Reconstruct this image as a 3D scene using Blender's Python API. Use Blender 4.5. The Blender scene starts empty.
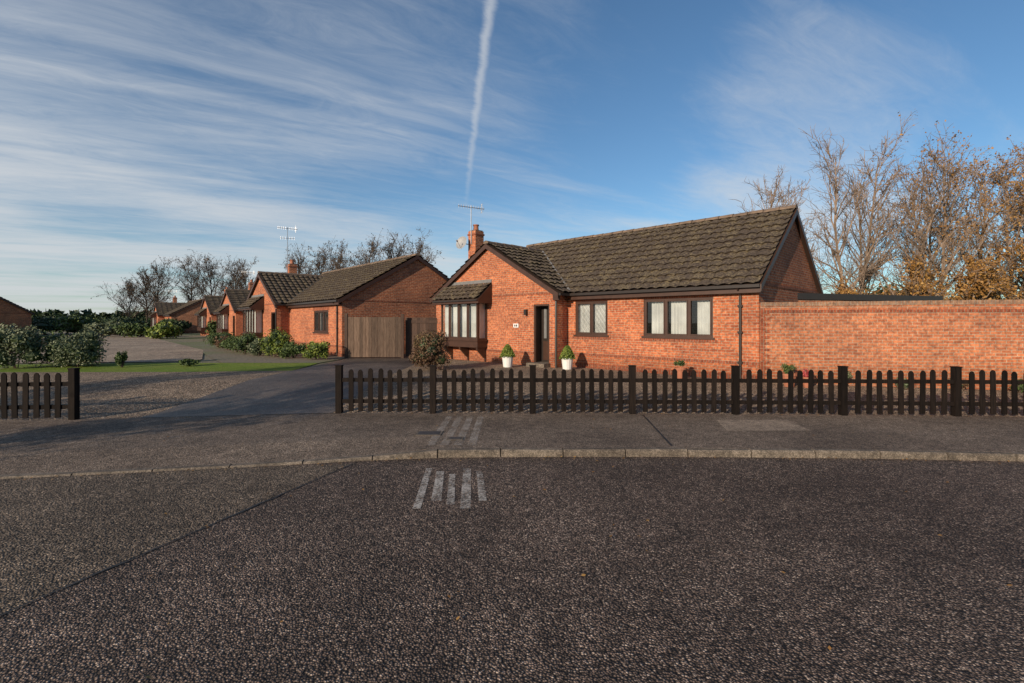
import bpy, bmesh, math, random
import numpy as np
from mathutils import Vector
random.seed(7); rng=np.random.default_rng(7)
scene=bpy.context.scene
scene.view_settings.view_transform='Standard'
scene.view_settings.look='None'
scene.view_settings.exposure=0
COL=scene.collection

# ------------------------------------------------------------------ materials
def newmat(name):
    m=bpy.data.materials.new(name); m.use_nodes=True
    nt=m.node_tree; b=nt.nodes['Principled BSDF']
    return m,nt,b
def N(nt,t,**kw):
    n=nt.nodes.new(t)
    for k,v in kw.items():
        if k in n.inputs: n.inputs[k].default_value=v
        else: setattr(n,k,v)
    return n
def ramp(nt,fac,stops):
    r=nt.nodes.new('ShaderNodeValToRGB')
    e=r.color_ramp.elements
    while len(e)<len(stops): e.new(0.5)
    for i,(p,c) in enumerate(stops):
        e[i].position=p; e[i].color=(c[0],c[1],c[2],1)
    nt.links.new(fac,r.inputs[0]); return r.outputs[0]
def mixc(nt,fac,a,b,mode='MIX'):
    m=nt.nodes.new('ShaderNodeMix'); m.data_type='RGBA'; m.blend_type=mode
    for s,v in ((m.inputs[0],fac),(m.inputs[6],a),(m.inputs[7],b)):
        if hasattr(v,'is_linked') : nt.links.new(v,s)
        elif isinstance(v,(tuple,list)): s.default_value=(v[0],v[1],v[2],1)
        else: s.default_value=v
    return m.outputs[2]
def mth(nt,op,a,b=None,c=None,clamp=False):
    m=nt.nodes.new('ShaderNodeMath'); m.operation=op; m.use_clamp=clamp
    for i,v in enumerate((a,b,c)):
        if v is None: continue
        if hasattr(v,'is_linked'): nt.links.new(v,m.inputs[i])
        else: m.inputs[i].default_value=v
    return m.outputs[0]
def bump(nt,b,h,strength,dist):
    n=nt.nodes.new('ShaderNodeBump'); n.inputs['Strength'].default_value=strength; n.inputs['Distance'].default_value=dist
    nt.links.new(h,n.inputs['Height']); nt.links.new(n.outputs[0],b.inputs['Normal'])
def objco(nt):
    return nt.nodes.new('ShaderNodeTexCoord').outputs['Object']
def noise(nt,co,scale,detail=3,rough=.55):
    n=N(nt,'ShaderNodeTexNoise',Scale=scale,Detail=detail,Roughness=rough)
    nt.links.new(co,n.inputs['Vector']); return n.outputs[0]

def simple(name,c,rough=.6,var=.15,scale=6,metal=0,bs=0.0,spec=.5):
    m,nt,b=newmat(name); co=objco(nt)
    n=noise(nt,co,scale)
    c1=[x*(1-var) for x in c]; c2=[min(1,x*(1+var)) for x in c]
    nt.links.new(ramp(nt,n,[(.3,c1),(.7,c2)]),b.inputs['Base Color'])
    b.inputs['Roughness'].default_value=rough; b.inputs['Metallic'].default_value=metal
    b.inputs['Specular IOR Level'].default_value=spec
    if bs: bump(nt,b,noise(nt,co,scale*8),bs,.01)
    return m

def brickmat(name,c1,c2,mortar,vertical=False):
    m,nt,b=newmat(name)
    uv=nt.nodes.new('ShaderNodeTexCoord').outputs['UV']
    if vertical:
        mp=nt.nodes.new('ShaderNodeMapping'); mp.inputs['Rotation'].default_value=(0,0,math.pi/2)
        nt.links.new(uv,mp.inputs[0]); uv=mp.outputs[0]
    br=N(nt,'ShaderNodeTexBrick',Scale=1.0)
    br.inputs['Brick Width'].default_value=.225; br.inputs['Row Height'].default_value=.075
    br.inputs['Mortar Size'].default_value=.0085; br.inputs['Mortar Smooth'].default_value=.3
    br.inputs['Color1'].default_value=(*c1,1); br.inputs['Color2'].default_value=(*c2,1); br.inputs['Mortar'].default_value=(*mortar,1)
    nt.links.new(uv,br.inputs['Vector'])
    co=objco(nt)
    n1=noise(nt,co,.9,4); n2=noise(nt,co,14,2)
    col=mixc(nt,1.0,br.outputs['Color'],ramp(nt,n1,[(.3,(.72,.74,.78)),(.7,(1.16,1.12,1.06))]),'MULTIPLY')
    col=mixc(nt,1.0,col,ramp(nt,n2,[(.3,(.62,.62,.64)),(.7,(1.30,1.28,1.24))]),'MULTIPLY')
    # darker towards the ground, edge broken up by noise
    sp=nt.nodes.new('ShaderNodeSeparateXYZ'); nt.links.new(co,sp.inputs[0])
    st=mth(nt,'MULTIPLY_ADD',n1,-.9,sp.outputs[2])
    col=mixc(nt,1.0,col,ramp(nt,st,[(.0,(.70,.70,.70)),(.35,(1,1,1))]),'MULTIPLY')
    nt.links.new(col,b.inputs['Base Color']); b.inputs['Roughness'].default_value=.9
    b.inputs['Specular IOR Level'].default_value=.2
    h=mth(nt,'SUBTRACT',mth(nt,'MULTIPLY',n2,.3),br.outputs['Fac'])
    bump(nt,b,h,.7,.009)
    return m
M={}
M['brick']=brickmat('red_brick',(.54,.172,.074),(.35,.098,.047),(.42,.29,.20))
M['brick_wall']=brickmat('garden_brick',(.54,.195,.090),(.39,.128,.062),(.43,.31,.22))
M['soldier']=brickmat('soldier_brick',(.33,.092,.046),(.24,.066,.034),(.30,.20,.14),True)
M['coping']=brickmat('coping_brick',(.36,.21,.13),(.27,.15,.09),(.32,.25,.19),True)

def tilemat():
    m,nt,b=newmat('roof_tile'); co=objco(nt)
    n=noise(nt,co,2.6,6,.65); n2=noise(nt,co,16,3,.6)
    base=ramp(nt,n2,[(.3,(.044,.034,.028)),(.7,(.120,.090,.066))])
    lich=ramp(nt,n2,[(.3,(.13,.10,.055)),(.7,(.28,.22,.12))])
    f=ramp(nt,mth(nt,'ADD',mth(nt,'MULTIPLY',n,.55),mth(nt,'MULTIPLY',n2,.45)),[(.48,(0,0,0)),(.67,(.85,.85,.85))])
    col=mixc(nt,f,base,lich)
    nt.links.new(col,b.inputs['Base Color']); b.inputs['Roughness'].default_value=.9; b.inputs['Specular IOR Level'].default_value=.2
    bump(nt,b,n2,.5,.02); return m
M['tile']=tilemat()
M['ridge']=simple('ridge_tile',(.16,.11,.075),.85,.4,5)
M['darkwood']=simple('brown_joinery',(.055,.024,.014),.45,.2,5)
M['gutter']=simple('gutter_plastic',(.03,.022,.018),.35,.1)
M['upvc']=simple('white_upvc',(.78,.77,.74),.35,.04)
M['curtain']=simple('curtain_fabric',(.60,.58,.55),.9,.22,1.6)
M['lead']=simple('lead_flashing',(.16,.155,.15),.6,.15)
M['metal']=simple('aerial_metal',(.45,.45,.46),.4,.1,5,.8)
M['dish']=simple('dish_grey',(.30,.30,.30),.5,.1)
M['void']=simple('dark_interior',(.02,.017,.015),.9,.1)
M['soffit']=simple('soffit_board',(.045,.026,.018),.7,.1)
def woodmat(name,c1,c2,rough=.8,spec=.3):
    m,nt,b=newmat(name); co=objco(nt)
    mp=nt.nodes.new('ShaderNodeMapping'); mp.inputs['Scale'].default_value=(12,12,1.2); nt.links.new(co,mp.inputs[0])
    n=noise(nt,mp.outputs[0],3,4,.6)
    g=nt.nodes.new('ShaderNodeNewGeometry').outputs['Random Per Island']
    col=mixc(nt,1.0,ramp(nt,n,[(.3,c1),(.7,c2)]),ramp(nt,g,[(0,(.6,.6,.6)),(1,(1.3,1.3,1.3))]),'MULTIPLY')
    nt.links.new(col,b.inputs['Base Color']); b.inputs['Roughness'].default_value=rough; b.inputs['Specular IOR Level'].default_value=spec
    bump(nt,b,n,.4,.004); return m
M['fence']=woodmat('stained_fence_timber',(.006,.0045,.004),(.018,.012,.009),.8,.12)
M['gatewood']=woodmat('weathered_gate_timber',(.075,.046,.030),(.16,.105,.072))
M['gatewood2']=woodmat('dark_gate_timber',(.05,.028,.02),(.09,.055,.038))
M['bark']=woodmat('bark',(.12,.085,.06),(.28,.20,.145))
M['bark_dark']=woodmat('dark_bark',(.06,.045,.033),(.15,.105,.075))
def glassmat():
    m=bpy.data.materials.new('window_glass'); m.use_nodes=True; nt=m.node_tree; nt.nodes.clear()
    o=nt.nodes.new('ShaderNodeOutputMaterial'); t=N(nt,'ShaderNodeBsdfTransparent'); t.inputs[0].default_value=(.88,.91,.90,1)
    g=nt.nodes.new('ShaderNodeBsdfGlossy'); g.inputs['Roughness'].default_value=.02
    lw=N(nt,'ShaderNodeLayerWeight',Blend=.5); f=mth(nt,'POWER',lw.outputs['Facing'],3.5); x=nt.nodes.new('ShaderNodeMixShader')
    nt.links.new(mth(nt,'MULTIPLY_ADD',f,.88,.10,True),x.inputs[0]); nt.links.new(t.outputs[0],x.inputs[1]); nt.links.new(g.outputs[0],x.inputs[2]); nt.links.new(x.outputs[0],o.inputs[0]); return m
M['glass']=glassmat()

def stonemat(name,base,chips,scale,bstr,bdist,rough=.8,patch=(.8,1.2),contrast=.5,pscale=.35,gain=1.0,mid=.25,spec=.3):
    m,nt,b=newmat(name); co=objco(nt)
    g=lambda c:(c[0]*gain*1.06,c[1]*gain*.97,c[2]*gain*.85)
    v=N(nt,'ShaderNodeTexVoronoi',Scale=scale); v.feature='F1'; nt.links.new(co,v.inputs['Vector'])
    sep=nt.nodes.new('ShaderNodeSeparateColor'); nt.links.new(v.outputs['Color'],sep.inputs[0])
    stops=[(i/(len(chips)-1) if len(chips)>1 else 0,g(c)) for i,c in enumerate(chips)]
    chip=ramp(nt,sep.outputs[0],stops)
    edge=ramp(nt,v.outputs['Distance'],[(.38,(1,1,1)),(.62,(0,0,0))])
    col=mixc(nt,edge,g(base),chip)
    v2=N(nt,'ShaderNodeTexVoronoi',Scale=scale*.41); nt.links.new(co,v2.inputs['Vector'])
    s2=nt.nodes.new('ShaderNodeSeparateColor'); nt.links.new(v2.outputs['Color'],s2.inputs[0])
    col=mixc(nt,1.0,col,ramp(nt,s2.outputs[1],[(0,(1-mid,)*3),(1,(1+mid,)*3)]),'MULTIPLY')
    n1=noise(nt,co,pscale,4,.6); n2=noise(nt,co,5.1,4,.75)
    a,c=patch
    col=mixc(nt,1.0,col,ramp(nt,n1,[(.36,(a,a*.98,a*.96)),(.64,(c,c,c*.98))]),'MULTIPLY')
    col=mixc(nt,1.0,col,ramp(nt,n2,[(.3,(.66,.66,.66)),(.7,(1.34,1.34,1.34))]),'MULTIPLY')
    nt.links.new(col,b.inputs['Base Color']); b.inputs['Roughness'].default_value=rough; b.inputs['Specular IOR Level'].default_value=spec
    h=mth(nt,'SUBTRACT',1.0,v.outputs['Distance'])
    h=mth(nt,'MULTIPLY_ADD',v2.outputs['Distance'],-.8,h)
    h=mth(nt,'MULTIPLY_ADD',sep.outputs[1],contrast,h)
    bump(nt,b,h,bstr,bdist); return m
M['road']=stonemat('road_asphalt',(.034,.028,.026),[(.06,.047,.043),(.14,.107,.096),(.26,.20,.18),(.09,.071,.066),(.50,.42,.38)],64,1.0,.017,.75,(.74,1.28),.8,.3,1.02,.32,.25)
M['road2']=stonemat('old_asphalt',(.055,.046,.038),[(.09,.073,.062),(.20,.165,.142),(.13,.107,.09),(.40,.34,.29)],60,1.0,.017,.8,(.80,1.22),.7,.3,1.12,.3,.25)
M['pave']=stonemat('pavement_tarmac',(.08,.064,.055),[(.14,.115,.10),(.26,.215,.185),(.18,.148,.128),(.38,.33,.29)],75,.7,.010,.85,(.74,1.24),.5,.5,1.0)
M['patch']=stonemat('pavement_patch',(.15,.125,.105),[(.25,.205,.18),(.34,.29,.25)],80,.5,.008,.85)
M['drive']=stonemat('drive_tarmac',(.045,.038,.035),[(.10,.084,.077),(.20,.17,.15),(.14,.118,.105)],80,.6,.01,.55,(.45,1.45),.5,.38,.95,.25,.45)
M['gravel']=stonemat('gravel',(.09,.072,.058),[(.24,.19,.15),(.44,.35,.28),(.30,.235,.18),(.60,.51,.43),(.26,.205,.165)],38,1.0,.03,.85)
M['track']=stonemat('side_road_surface',(.20,.165,.135),[(.30,.255,.215),(.42,.36,.30)],20,.5,.02,.85)
M['kerb']=stonemat('kerb_concrete',(.10,.088,.078),[(.13,.115,.102),(.21,.185,.165)],60,.3,.005,.85,(.7,1.25),.5,1.1)
M['tar']=simple('tar_joint',(.022,.019,.017),.6,.5,30)
M['iron']=simple('cast_iron',(.05,.04,.035),.5,.3,20,0,.4)
def grassmat():
    m,nt,b=newmat('lawn_grass'); co=objco(nt)
    n=noise(nt,co,45,3,.7); n2=noise(nt,co,.8,4)
    c=mixc(nt,ramp(nt,n2,[(.35,(0,0,0)),(.7,(1,1,1))]),ramp(nt,n,[(.3,(.08,.14,.02)),(.7,(.24,.34,.05))]),ramp(nt,n,[(.3,(.12,.16,.03)),(.7,(.32,.36,.08))]))
    nt.links.new(c,b.inputs['Base Color']); b.inputs['Roughness'].default_value=.9; b.inputs['Specular IOR Level'].default_value=.1
    bump(nt,b,n,1,.05); return m
M['grass']=grassmat()
def soil():
    m,nt,b=newmat('ground_soil'); co=objco(nt)
    n=noise(nt,co,.12,5); n2=noise(nt,co,8,4)
    c=mixc(nt,ramp(nt,n,[(.42,(0,0,0)),(.58,(1,1,1))]),ramp(nt,n2,[(.3,(.07,.09,.03)),(.7,(.16,.18,.065))]),ramp(nt,n2,[(.3,(.11,.09,.06)),(.7,(.23,.19,.13))]))
    nt.links.new(c,b.inputs['Base Color']); b.inputs['Roughness'].default_value=.95; bump(nt,b,n2,.8,.05); return m
M['soil']=soil()
def leafmat(name,cols,rough=.6):
    m,nt,b=newmat(name)
    g=nt.nodes.new('ShaderNodeNewGeometry').outputs['Random Per Island']
    co=objco(nt); n=noise(nt,co,1.7,3)
    f=mth(nt,'ADD',mth(nt,'MULTIPLY',g,.6),mth(nt,'MULTIPLY_ADD',n,1.2,-.4),None,True)
    nt.links.new(ramp(nt,f,[(i/(len(cols)-1),c) for i,c in enumerate(cols)]),b.inputs['Base Color'])
    b.inputs['Roughness'].default_value=rough; b.inputs['Specular IOR Level'].default_value=.3; return m
M['leaf_green']=leafmat('shrub_leaf',[(.025,.045,.013),(.06,.095,.026),(.13,.165,.045)])
M['leaf_lime']=leafmat('lime_leaf',[(.05,.08,.015),(.14,.19,.03),(.27,.28,.06)])
M['leaf_olive']=leafmat('olive_leaf',[(.045,.06,.03),(.12,.145,.075),(.25,.26,.16)])
M['leaf_red']=leafmat('purple_brown_leaf',[(.055,.028,.018),(.13,.072,.04),(.18,.14,.06)])
M['leaf_orange']=leafmat('autumn_leaf',[(.13,.06,.02),(.29,.145,.04),(.42,.25,.075)])
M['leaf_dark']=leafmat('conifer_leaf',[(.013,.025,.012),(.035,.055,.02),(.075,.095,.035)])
M['twig']=leafmat('bare_twig_mass',[(.05,.038,.028),(.11,.08,.055),(.18,.13,.085)],.9)
M['flower']=leafmat('red_flower',[(.35,.02,.03),(.5,.1,.1),(.6,.4,.3)])
M['pot']=simple('glazed_white_pot',(.72,.70,.66),.35,.05)
M['terracotta']=simple('terracotta_pot',(.35,.13,.07),.8,.15)
def glintmat(name,lo,hi,col=(.55,.52,.48),amax=.9):
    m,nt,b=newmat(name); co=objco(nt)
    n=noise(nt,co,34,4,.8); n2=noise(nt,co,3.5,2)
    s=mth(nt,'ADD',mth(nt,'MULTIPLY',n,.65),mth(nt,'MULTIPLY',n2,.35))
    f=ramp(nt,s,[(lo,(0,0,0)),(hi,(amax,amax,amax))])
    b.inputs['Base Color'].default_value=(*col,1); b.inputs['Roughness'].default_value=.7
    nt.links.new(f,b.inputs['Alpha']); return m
M['sun_glint']=glintmat('painted_sun_reflection',.42,.60,(.56,.51,.45),.85)  # broken pale colour standing in for sun reflected by the windows
M['sun_glint_faint']=glintmat('faint_painted_reflection',.42,.64,(.50,.44,.38),.7)  # fainter tint of the same reflected sun

# ------------------------------------------------------------------ mesh builder
class MB:
    def __init__(s): s.v=[]; s.f=[]; s.m=[]; s.mats=[]
    def mi(s,k):
        if k not in s.mats: s.mats.append(k)
        return s.mats.index(k)
    def face(s,pts,k):
        b=len(s.v); s.v+= [tuple(p) for p in pts]; s.f.append(tuple(range(b,b+len(pts)))); s.m.append(s.mi(k))
    def prism(s,pts,off,k):
        b=len(s.v); n=len(pts); off=Vector(off)
        s.v+=[tuple(p) for p in pts]+[tuple(Vector(p)+off) for p in pts]
        fs=[tuple(range(b,b+n)),tuple(range(b+2*n-1,b+n-1,-1))]+[(b+i,b+n+i,b+n+(i+1)%n,b+(i+1)%n) for i in range(n)]
        s.f+=fs; s.m+=[s.mi(k)]*len(fs)
    def raw(s,v,f,k):
        b=len(s.v); s.v+=[tuple(map(float,p)) for p in v]; s.f+=[tuple(int(i)+b for i in q) for q in f]; s.m+=[s.mi(k)]*len(f)
    def rod(s,p0,p1,r,k,n=5,r1=None):
        p0=Vector(p0);p1=Vector(p1); d=(p1-p0).normalized(); r1=r if r1 is None else r1
        a=d.cross(Vector((0,0,1)));
        if a.length<.1: a=d.cross(Vector((1,0,0)))
        a.normalize(); c=d.cross(a); v=[]
        for p,rr in((p0,r),(p1,r1)):
            for i in range(n):
                t=2*math.pi*i/n; v.append(p+(a*math.cos(t)+c*math.sin(t))*rr)
        f=[(i,(i+1)%n,n+(i+1)%n,n+i) for i in range(n)]+[tuple(range(n)),tuple(range(2*n-1,n-1,-1))]
        s.raw(v,f,k)
    def lathe(s,c,prof,k,n=14):
        c=Vector(c); v=[];f=[]
        for (r,z) in prof:
            for i in range(n):
                t=2*math.pi*i/n; v.append(c+Vector((r*math.cos(t),r*math.sin(t),z)))
        for j in range(len(prof)-1):
            for i in range(n): f.append((j*n+i,j*n+(i+1)%n,(j+1)*n+(i+1)%n,(j+1)*n+i))
        s.raw(v,f,k)
    def build(s,name,parent=None,fix=True):
        me=bpy.data.meshes.new(name); me.from_pydata(s.v,[],s.f)
        for k in s.mats: me.materials.append(M[k])
        me.polygons.foreach_set('material_index',s.m)
        if fix:
            bm=bmesh.new(); bm.from_mesh(me); bmesh.ops.recalc_face_normals(bm,faces=bm.faces)
            uvl=bm.loops.layers.uv.new('UVMap'); Z=Vector((0,0,1))
            for fc in bm.faces:
                n=fc.normal
                if abs(n.z)<.7 and n.length>.1:
                    t=Z.cross(n).normalized()
                    for l in fc.loops: l[uvl].uv=(l.vert.co.dot(t),l.vert.co.z)
                else:
                    for l in fc.loops: l[uvl].uv=(l.vert.co.x,l.vert.co.y)
            bm.to_mesh(me); bm.free()
        me.update(); o=bpy.data.objects.new(name,me); COL.objects.link(o)
        if parent: o.parent=parent
        return o
def empty(name):
    e=bpy.data.objects.new(name,None); COL.objects.link(e); return e
class Fr:
    def __init__(s,O,A,B): s.O=Vector((O[0],O[1],0)); s.A=Vector((A[0],A[1],0)).normalized(); s.B=Vector((B[0],B[1],0)).normalized()
    def p(s,u,v,w): q=s.O+s.A*u+s.B*v; return Vector((q.x,q.y,w))
    def box(s,mb,u0,u1,v0,v1,w0,w1,k):
        mb.prism([s.p(u0,v0,w0),s.p(u1,v0,w0),s.p(u1,v1,w0),s.p(u0,v1,w0)],(0,0,w1-w0),k)

GZ=.25
def H(y): return 0 if y<=9.7 else (GZ if y>=13 else GZ*(y-9.7)/3.3)

# ------------------------------------------------------------------ roof tiles
def tiles(mb,P0,U,L,S,SL,k='tile',per=.30,exp_=.34,amp=.05,ns=6):
    Nn=U.cross(S).normalized()
    if Nn.z<0: Nn=-Nn
    nc=max(2,int(L/per*ns)); nr=max(1,int(round(SL/exp_))); e=SL/nr
    us=np.linspace(0,L,nc+1); wav=amp*np.abs(np.cos(np.pi*us/per))**.8
    v=[];f=[]
    jit=rng.normal(0,.006,(nr*2,nc+1))
    for r in range(nr):
        for h,(s,o) in enumerate(((r*e-.03,.070),((r+1)*e,.012))):
            for i,u in enumerate(us):
                v.append(P0+U*float(u)+S*s+Nn*float(o+wav[i]+jit[2*r,i//ns*ns if i//ns*ns<=nc else nc]))
    W=nc+1
    for j in range(nr*2-1):
        for i in range(nc): f.append((j*W+i,j*W+i+1,(j+1)*W+i+1,(j+1)*W+i))
    mb.raw(v,f,k)
    q=[P0-Nn*.09,P0+U*L-Nn*.09,P0+U*L+S*SL-Nn*.09,P0+S*SL-Nn*.09]
    mb.prism(q,Nn*.092,'soffit')

def wall(mb,F,u0,u1,w0,w1,v,holes,k='brick',dep=.12):
    us=sorted({u0,u1,*[h[0] for h in holes],*[h[1] for h in holes]}); ws=sorted({w0,w1,*[h[2] for h in holes],*[h[3] for h in holes]})
    for a,b in zip(us,us[1:]):
        for c,d in zip(ws,ws[1:]):
            um,wm=(a+b)/2,(c+d)/2
            if any(h[0]<um<h[1] and h[2]<wm<h[3] for h in holes): continue
            mb.face([F.p(a,v,c),F.p(b,v,c),F.p(b,v,d),F.p(a,v,d)],k)
    for h in holes:
        a,b,c,d=h[:4]; x=v+dep
        mb.face([F.p(a,v,c),F.p(a,x,c),F.p(a,x,d),F.p(a,v,d)],k); mb.face([F.p(b,v,c),F.p(b,x,c),F.p(b,x,d),F.p(b,v,d)],k)
        mb.face([F.p(a,v,c),F.p(b,v,c),F.p(b,x,c),F.p(a,x,c)],k); mb.face([F.p(a,v,d),F.p(b,v,d),F.p(b,x,d),F.p(a,x,d)],k)

def curtain(mb,F,u0,u1,w0,w1,v,pitch=.10,amp=.026,k='curtain'):
    n=max(2,int((u1-u0)/pitch*6)); vs=[];f=[]
    for i in range(n+1):
        u=u0+(u1-u0)*i/n; o=amp*math.sin(2*math.pi*(u-u0)/pitch+math.sin(u*5)*1.5)*(.7+.3*math.sin(u*11))
        vs+= [F.p(u,v+o,w0),F.p(u,v+o*.8,w1)]
    for i in range(n): f.append((2*i,2*i+2,2*i+3,2*i+1))
    mb.raw(vs,f,k)
def pane(gl,F,u0,u1,v,w0,w1): gl.face([F.p(u0,v,w0),F.p(u1,v,w0),F.p(u1,v,w1),F.p(u0,v,w1)],'glass')

def window(fr,gl,cu,F,u0,u1,w0,w1,v,panes=3,lattice=False,cover=1.0,k='darkwood'):
    t=.055; a,b=v+.03,v+.08
    F.box(fr,u0,u1,a,b,w0,w0+t,k); F.box(fr,u0,u1,a,b,w1-t,w1,k)
    n=panes; W=(u1-u0)/n
    for i in range(n+1):
        c=u0+W*i; lo=c if i==0 else (c-t if i==n else c-t/2)
        F.box(fr,lo,lo+t,a,b,w0+t,w1-t,k)
    for i in range(n):
        c0=u0+W*i+(t if i==0 else t/2); c1=u0+W*(i+1)-(t if i==n-1 else t/2)
        s=.036
        F.box(fr,c0+.004,c0+s,a-.012,b-.01,w0+t+.004,w1-t-.004,k); F.box(fr,c1-s,c1-.004,a-.012,b-.01,w0+t+.004,w1-t-.004,k)
        F.box(fr,c0+s,c1-s,a-.012,b-.01,w0+t+.004,w0+t+s,k); F.box(fr,c0+s,c1-s,a-.012,b-.01,w1-t-s,w1-t-.004,k)
    F.box(fr,u0-.05,u1+.05,v-.05,v+.028,w0-.05,w0+.01,k)
    for i in range(n):
        # each pane sits very slightly out of true, like real glazing
        c0=u0+W*i+.028; c1=u0+W*(i+1)-.028; q=random.uniform(-.003,.003)
        gl.face([F.p(c0,v+.06+q,w0+.03),F.p(c1,v+.06-q,w0+.03),F.p(c1,v+.06-q,w1-.03),F.p(c0,v+.06+q,w1-.03)],'glass')
    if lattice:
        for i in range(panes):
            c0=u0+W*i+.075; c1=u0+W*(i+1)-.075; h0=w0+.09; h1=w1-.09; sp=.15; asp=1.35
            for sg in (1,-1):
                for k0 in range(-12,14):
                    y0=h0+k0*sp*asp; y1=y0+sg*asp*(c1-c0); dy=y1-y0
                    ta=(h0-y0)/dy; tb=(h1-y0)/dy
                    if ta>tb: ta,tb=tb,ta
                    t0=max(0,ta); t1=min(1,tb)
                    if t0<t1-.02:
                        ua=c0+(c1-c0)*t0; ub=c0+(c1-c0)*t1; za=y0+dy*t0; zb=y0+dy*t1
                        vv=v+.050+(.003 if sg>0 else 0); d=.007
                        fr.face([F.p(ua,vv,za-d),F.p(ub,vv,zb-d),F.p(ub,vv,zb+d),F.p(ua,vv,za+d)],'lead')
    if cover>0:
        for i in range(panes):
            c0=u0+W*i+.02; c1=u0+W*(i+1)-.02; m=(c1-c0)*(1-cover)
            if i%2==0: curtain(cu,F,c0,c1-m,w0,w1,v+.16)
            else: curtain(cu,F,c0+m*.5,c1-m*.5,w0,w1,v+.16)

def bungalow(name,O,A,B,L,Dh,eave,ridge,wu0,wu1,wv,wridge,mainwins,wingwins,door,bay,chim,aerial=None,dish=False,hi=True,number=False,flat=False):
    F=Fr(O,A,B); e=empty(name); D=2*Dh; um=(wu0+wu1)/2
    ov=.22; A3,B3=F.A,F.B; Z=Vector((0,0,1))
    ns,per=(6,.30) if hi else (3,.6)
    w=MB()
    vf=ov; vb=D-ov; uE=.10; uL=L-.1; g0=GZ-.05
    slope=(ridge-eave)/Dh; top=eave+slope*ov-.12
    wall(w,F,uE,wu0+.25,g0,top,vf,mainwins)
    wall(w,F,uE,uL,g0,top,vb,[],dep=.0)
    for uu in(uE,uL):
        w.face([F.p(uu,vf,g0),F.p(uu,vb,g0),F.p(uu,vb,top),F.p(uu,Dh,ridge-.13),F.p(uu,vf,top)],'brick')
    wvf=wv+.13; wsl=(wridge-eave)/(um-wu0); wa,wb=wu0+.25,wu1-.25; wtop=eave+wsl*.25-.12
    wall(w,F,wa,wb,g0,wtop,wvf,wingwins+([door[:4]] if door else []))
    w.face([F.p(wa,wvf,wtop),F.p(wb,wvf,wtop),F.p(um,wvf,wridge-.13)],'brick')
    w.face([F.p(wa,wvf,g0),F.p(wa,vf,g0),F.p(wa,vf,wtop),F.p(wa,wvf,wtop)],'brick')
    w.face([F.p(wb,wvf,g0),F.p(wb,vb,g0),F.p(wb,vb,wtop),F.p(wb,wvf,wtop)],'brick')
    w.face([F.p(wa,vb,g0),F.p(wb,vb,g0),F.p(wb,vb,wtop),F.p(um,vb,wridge-.13),F.p(wa,vb,wtop)],'brick')
    for (a,b,c,d) in [h[:4] for h in mainwins]:
        F.box(w,a-.12,b+.12,vf-.012,vf+.03,d,min(d+.215,top-.01),'soldier')
        F.box(w,a-.12,b+.12,vf-.02,vf+.03,c-.13,c-.052,'soldier')
    F.box(w,uE-.02,wu0+.249,vf-.018,vf+.03,GZ+.42,GZ+.495,'soldier')
    F.box(w,uE-.02,wu0+.249,vf-.03,vf+.02,g0,GZ+.15,'soldier')
    F.box(w,wa+.002,wb-.002,wvf-.014,wvf+.03,wtop-.02,wtop+.055,'soldier')
    F.box(w,uE-.016,uE+.02,vf+.031,vb,top-.03,top+.045,'soldier')
    if hi:
        for s0,s1 in ((wa,door[0] if door else wb),(door[1] if door else wb,wb)):
            if s1-s0>.05: F.box(w,s0+.002,s1-.002,wvf-.018,wvf+.03,GZ+.42,GZ+.495,'soldier')
    w.build('walls',e)
    r=MB()
    Sf=(B3*Dh+Z*(ridge-eave)); SL=Sf.length; Sf=Sf.normalized(); Sb=(-B3*Dh+Z*(ridge-eave)).normalized()
    tiles(r,F.p(0,0,eave),A3,L,Sf,SL,per=per,ns=ns); tiles(r,F.p(0,D,eave),A3,L,Sb,SL,per=.6,ns=3)
    W=um-wu0; S1=(A3*W+Z*(wridge-eave)); WL=S1.length; S1=S1.normalized(); S2=(-A3*W+Z*(wridge-eave)).normalized()
    tiles(r,F.p(wu0,wv,eave+.01),B3,D-wv-.1,S1,WL,per=per,ns=ns); tiles(r,F.p(wu1,wv,eave+.01),B3,D-wv-.1,S2,WL,per=per,ns=ns)
    def ridgecap(p0,p1,side):
        d=(p1-p0); n=max(1,int(d.length/.45)); 
        for i in range(n):
            a=p0+d*(i/n)+d.normalized()*.006; b=p0+d*((i+1)/n)-d.normalized()*.006; vs=[]
            jz=random.uniform(-.006,.006)
            for q,s in((a,1.06),(b,.95)):
                for t in np.linspace(-.15,math.pi+.15,7): vs.append(q+side*math.cos(t)*.13*s+Z*(math.sin(t)*.10*s-.03+jz))
            f=[(j,j+1,8+j,7+j) for j in range(6)]+[tuple(range(7)),tuple(range(13,6,-1))]
            r.raw(vs,f,'ridge')
    ridgecap(F.p(-.02,Dh,ridge+.06),F.p(L+.02,Dh,ridge+.06),B3)
    ridgecap(F.p(um,wv-.02,wridge+.07),F.p(um,D-.1,wridge+.07),A3)
    if hi:
        vv=(wridge-eave)/slope; a=F.p(wu0,0.02,eave+.10); b=F.p(um,vv,wridge+.11)
        r.prism([a-A3*.06,b-A3*.06,b+A3*.05,a+A3*.05],Z*.01,'lead')
    r.build('roof',e)
    t=MB()
    def barge(F,a,b,out):
        t.prism([a-Z*.01,b-Z*.01,b-Z*.19,a-Z*.19],out*.03,'darkwood')
    for uu,out in((-.001,-A3),(L+.001,A3)):
        barge(F,F.p(uu,0,eave+.02),F.p(uu,Dh,ridge+.02),out); barge(F,F.p(uu,D,eave+.02),F.p(uu,Dh,ridge+.02),out)
    for uu in(wu0,wu1): barge(F,F.p(uu,wv-.001,eave+.02),F.p(um,wv-.001,wridge+.02),-B3)
    F.box(t,-.01,wu0-.03,.02,.05,eave-.20,eave-.03,'darkwood')
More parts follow.
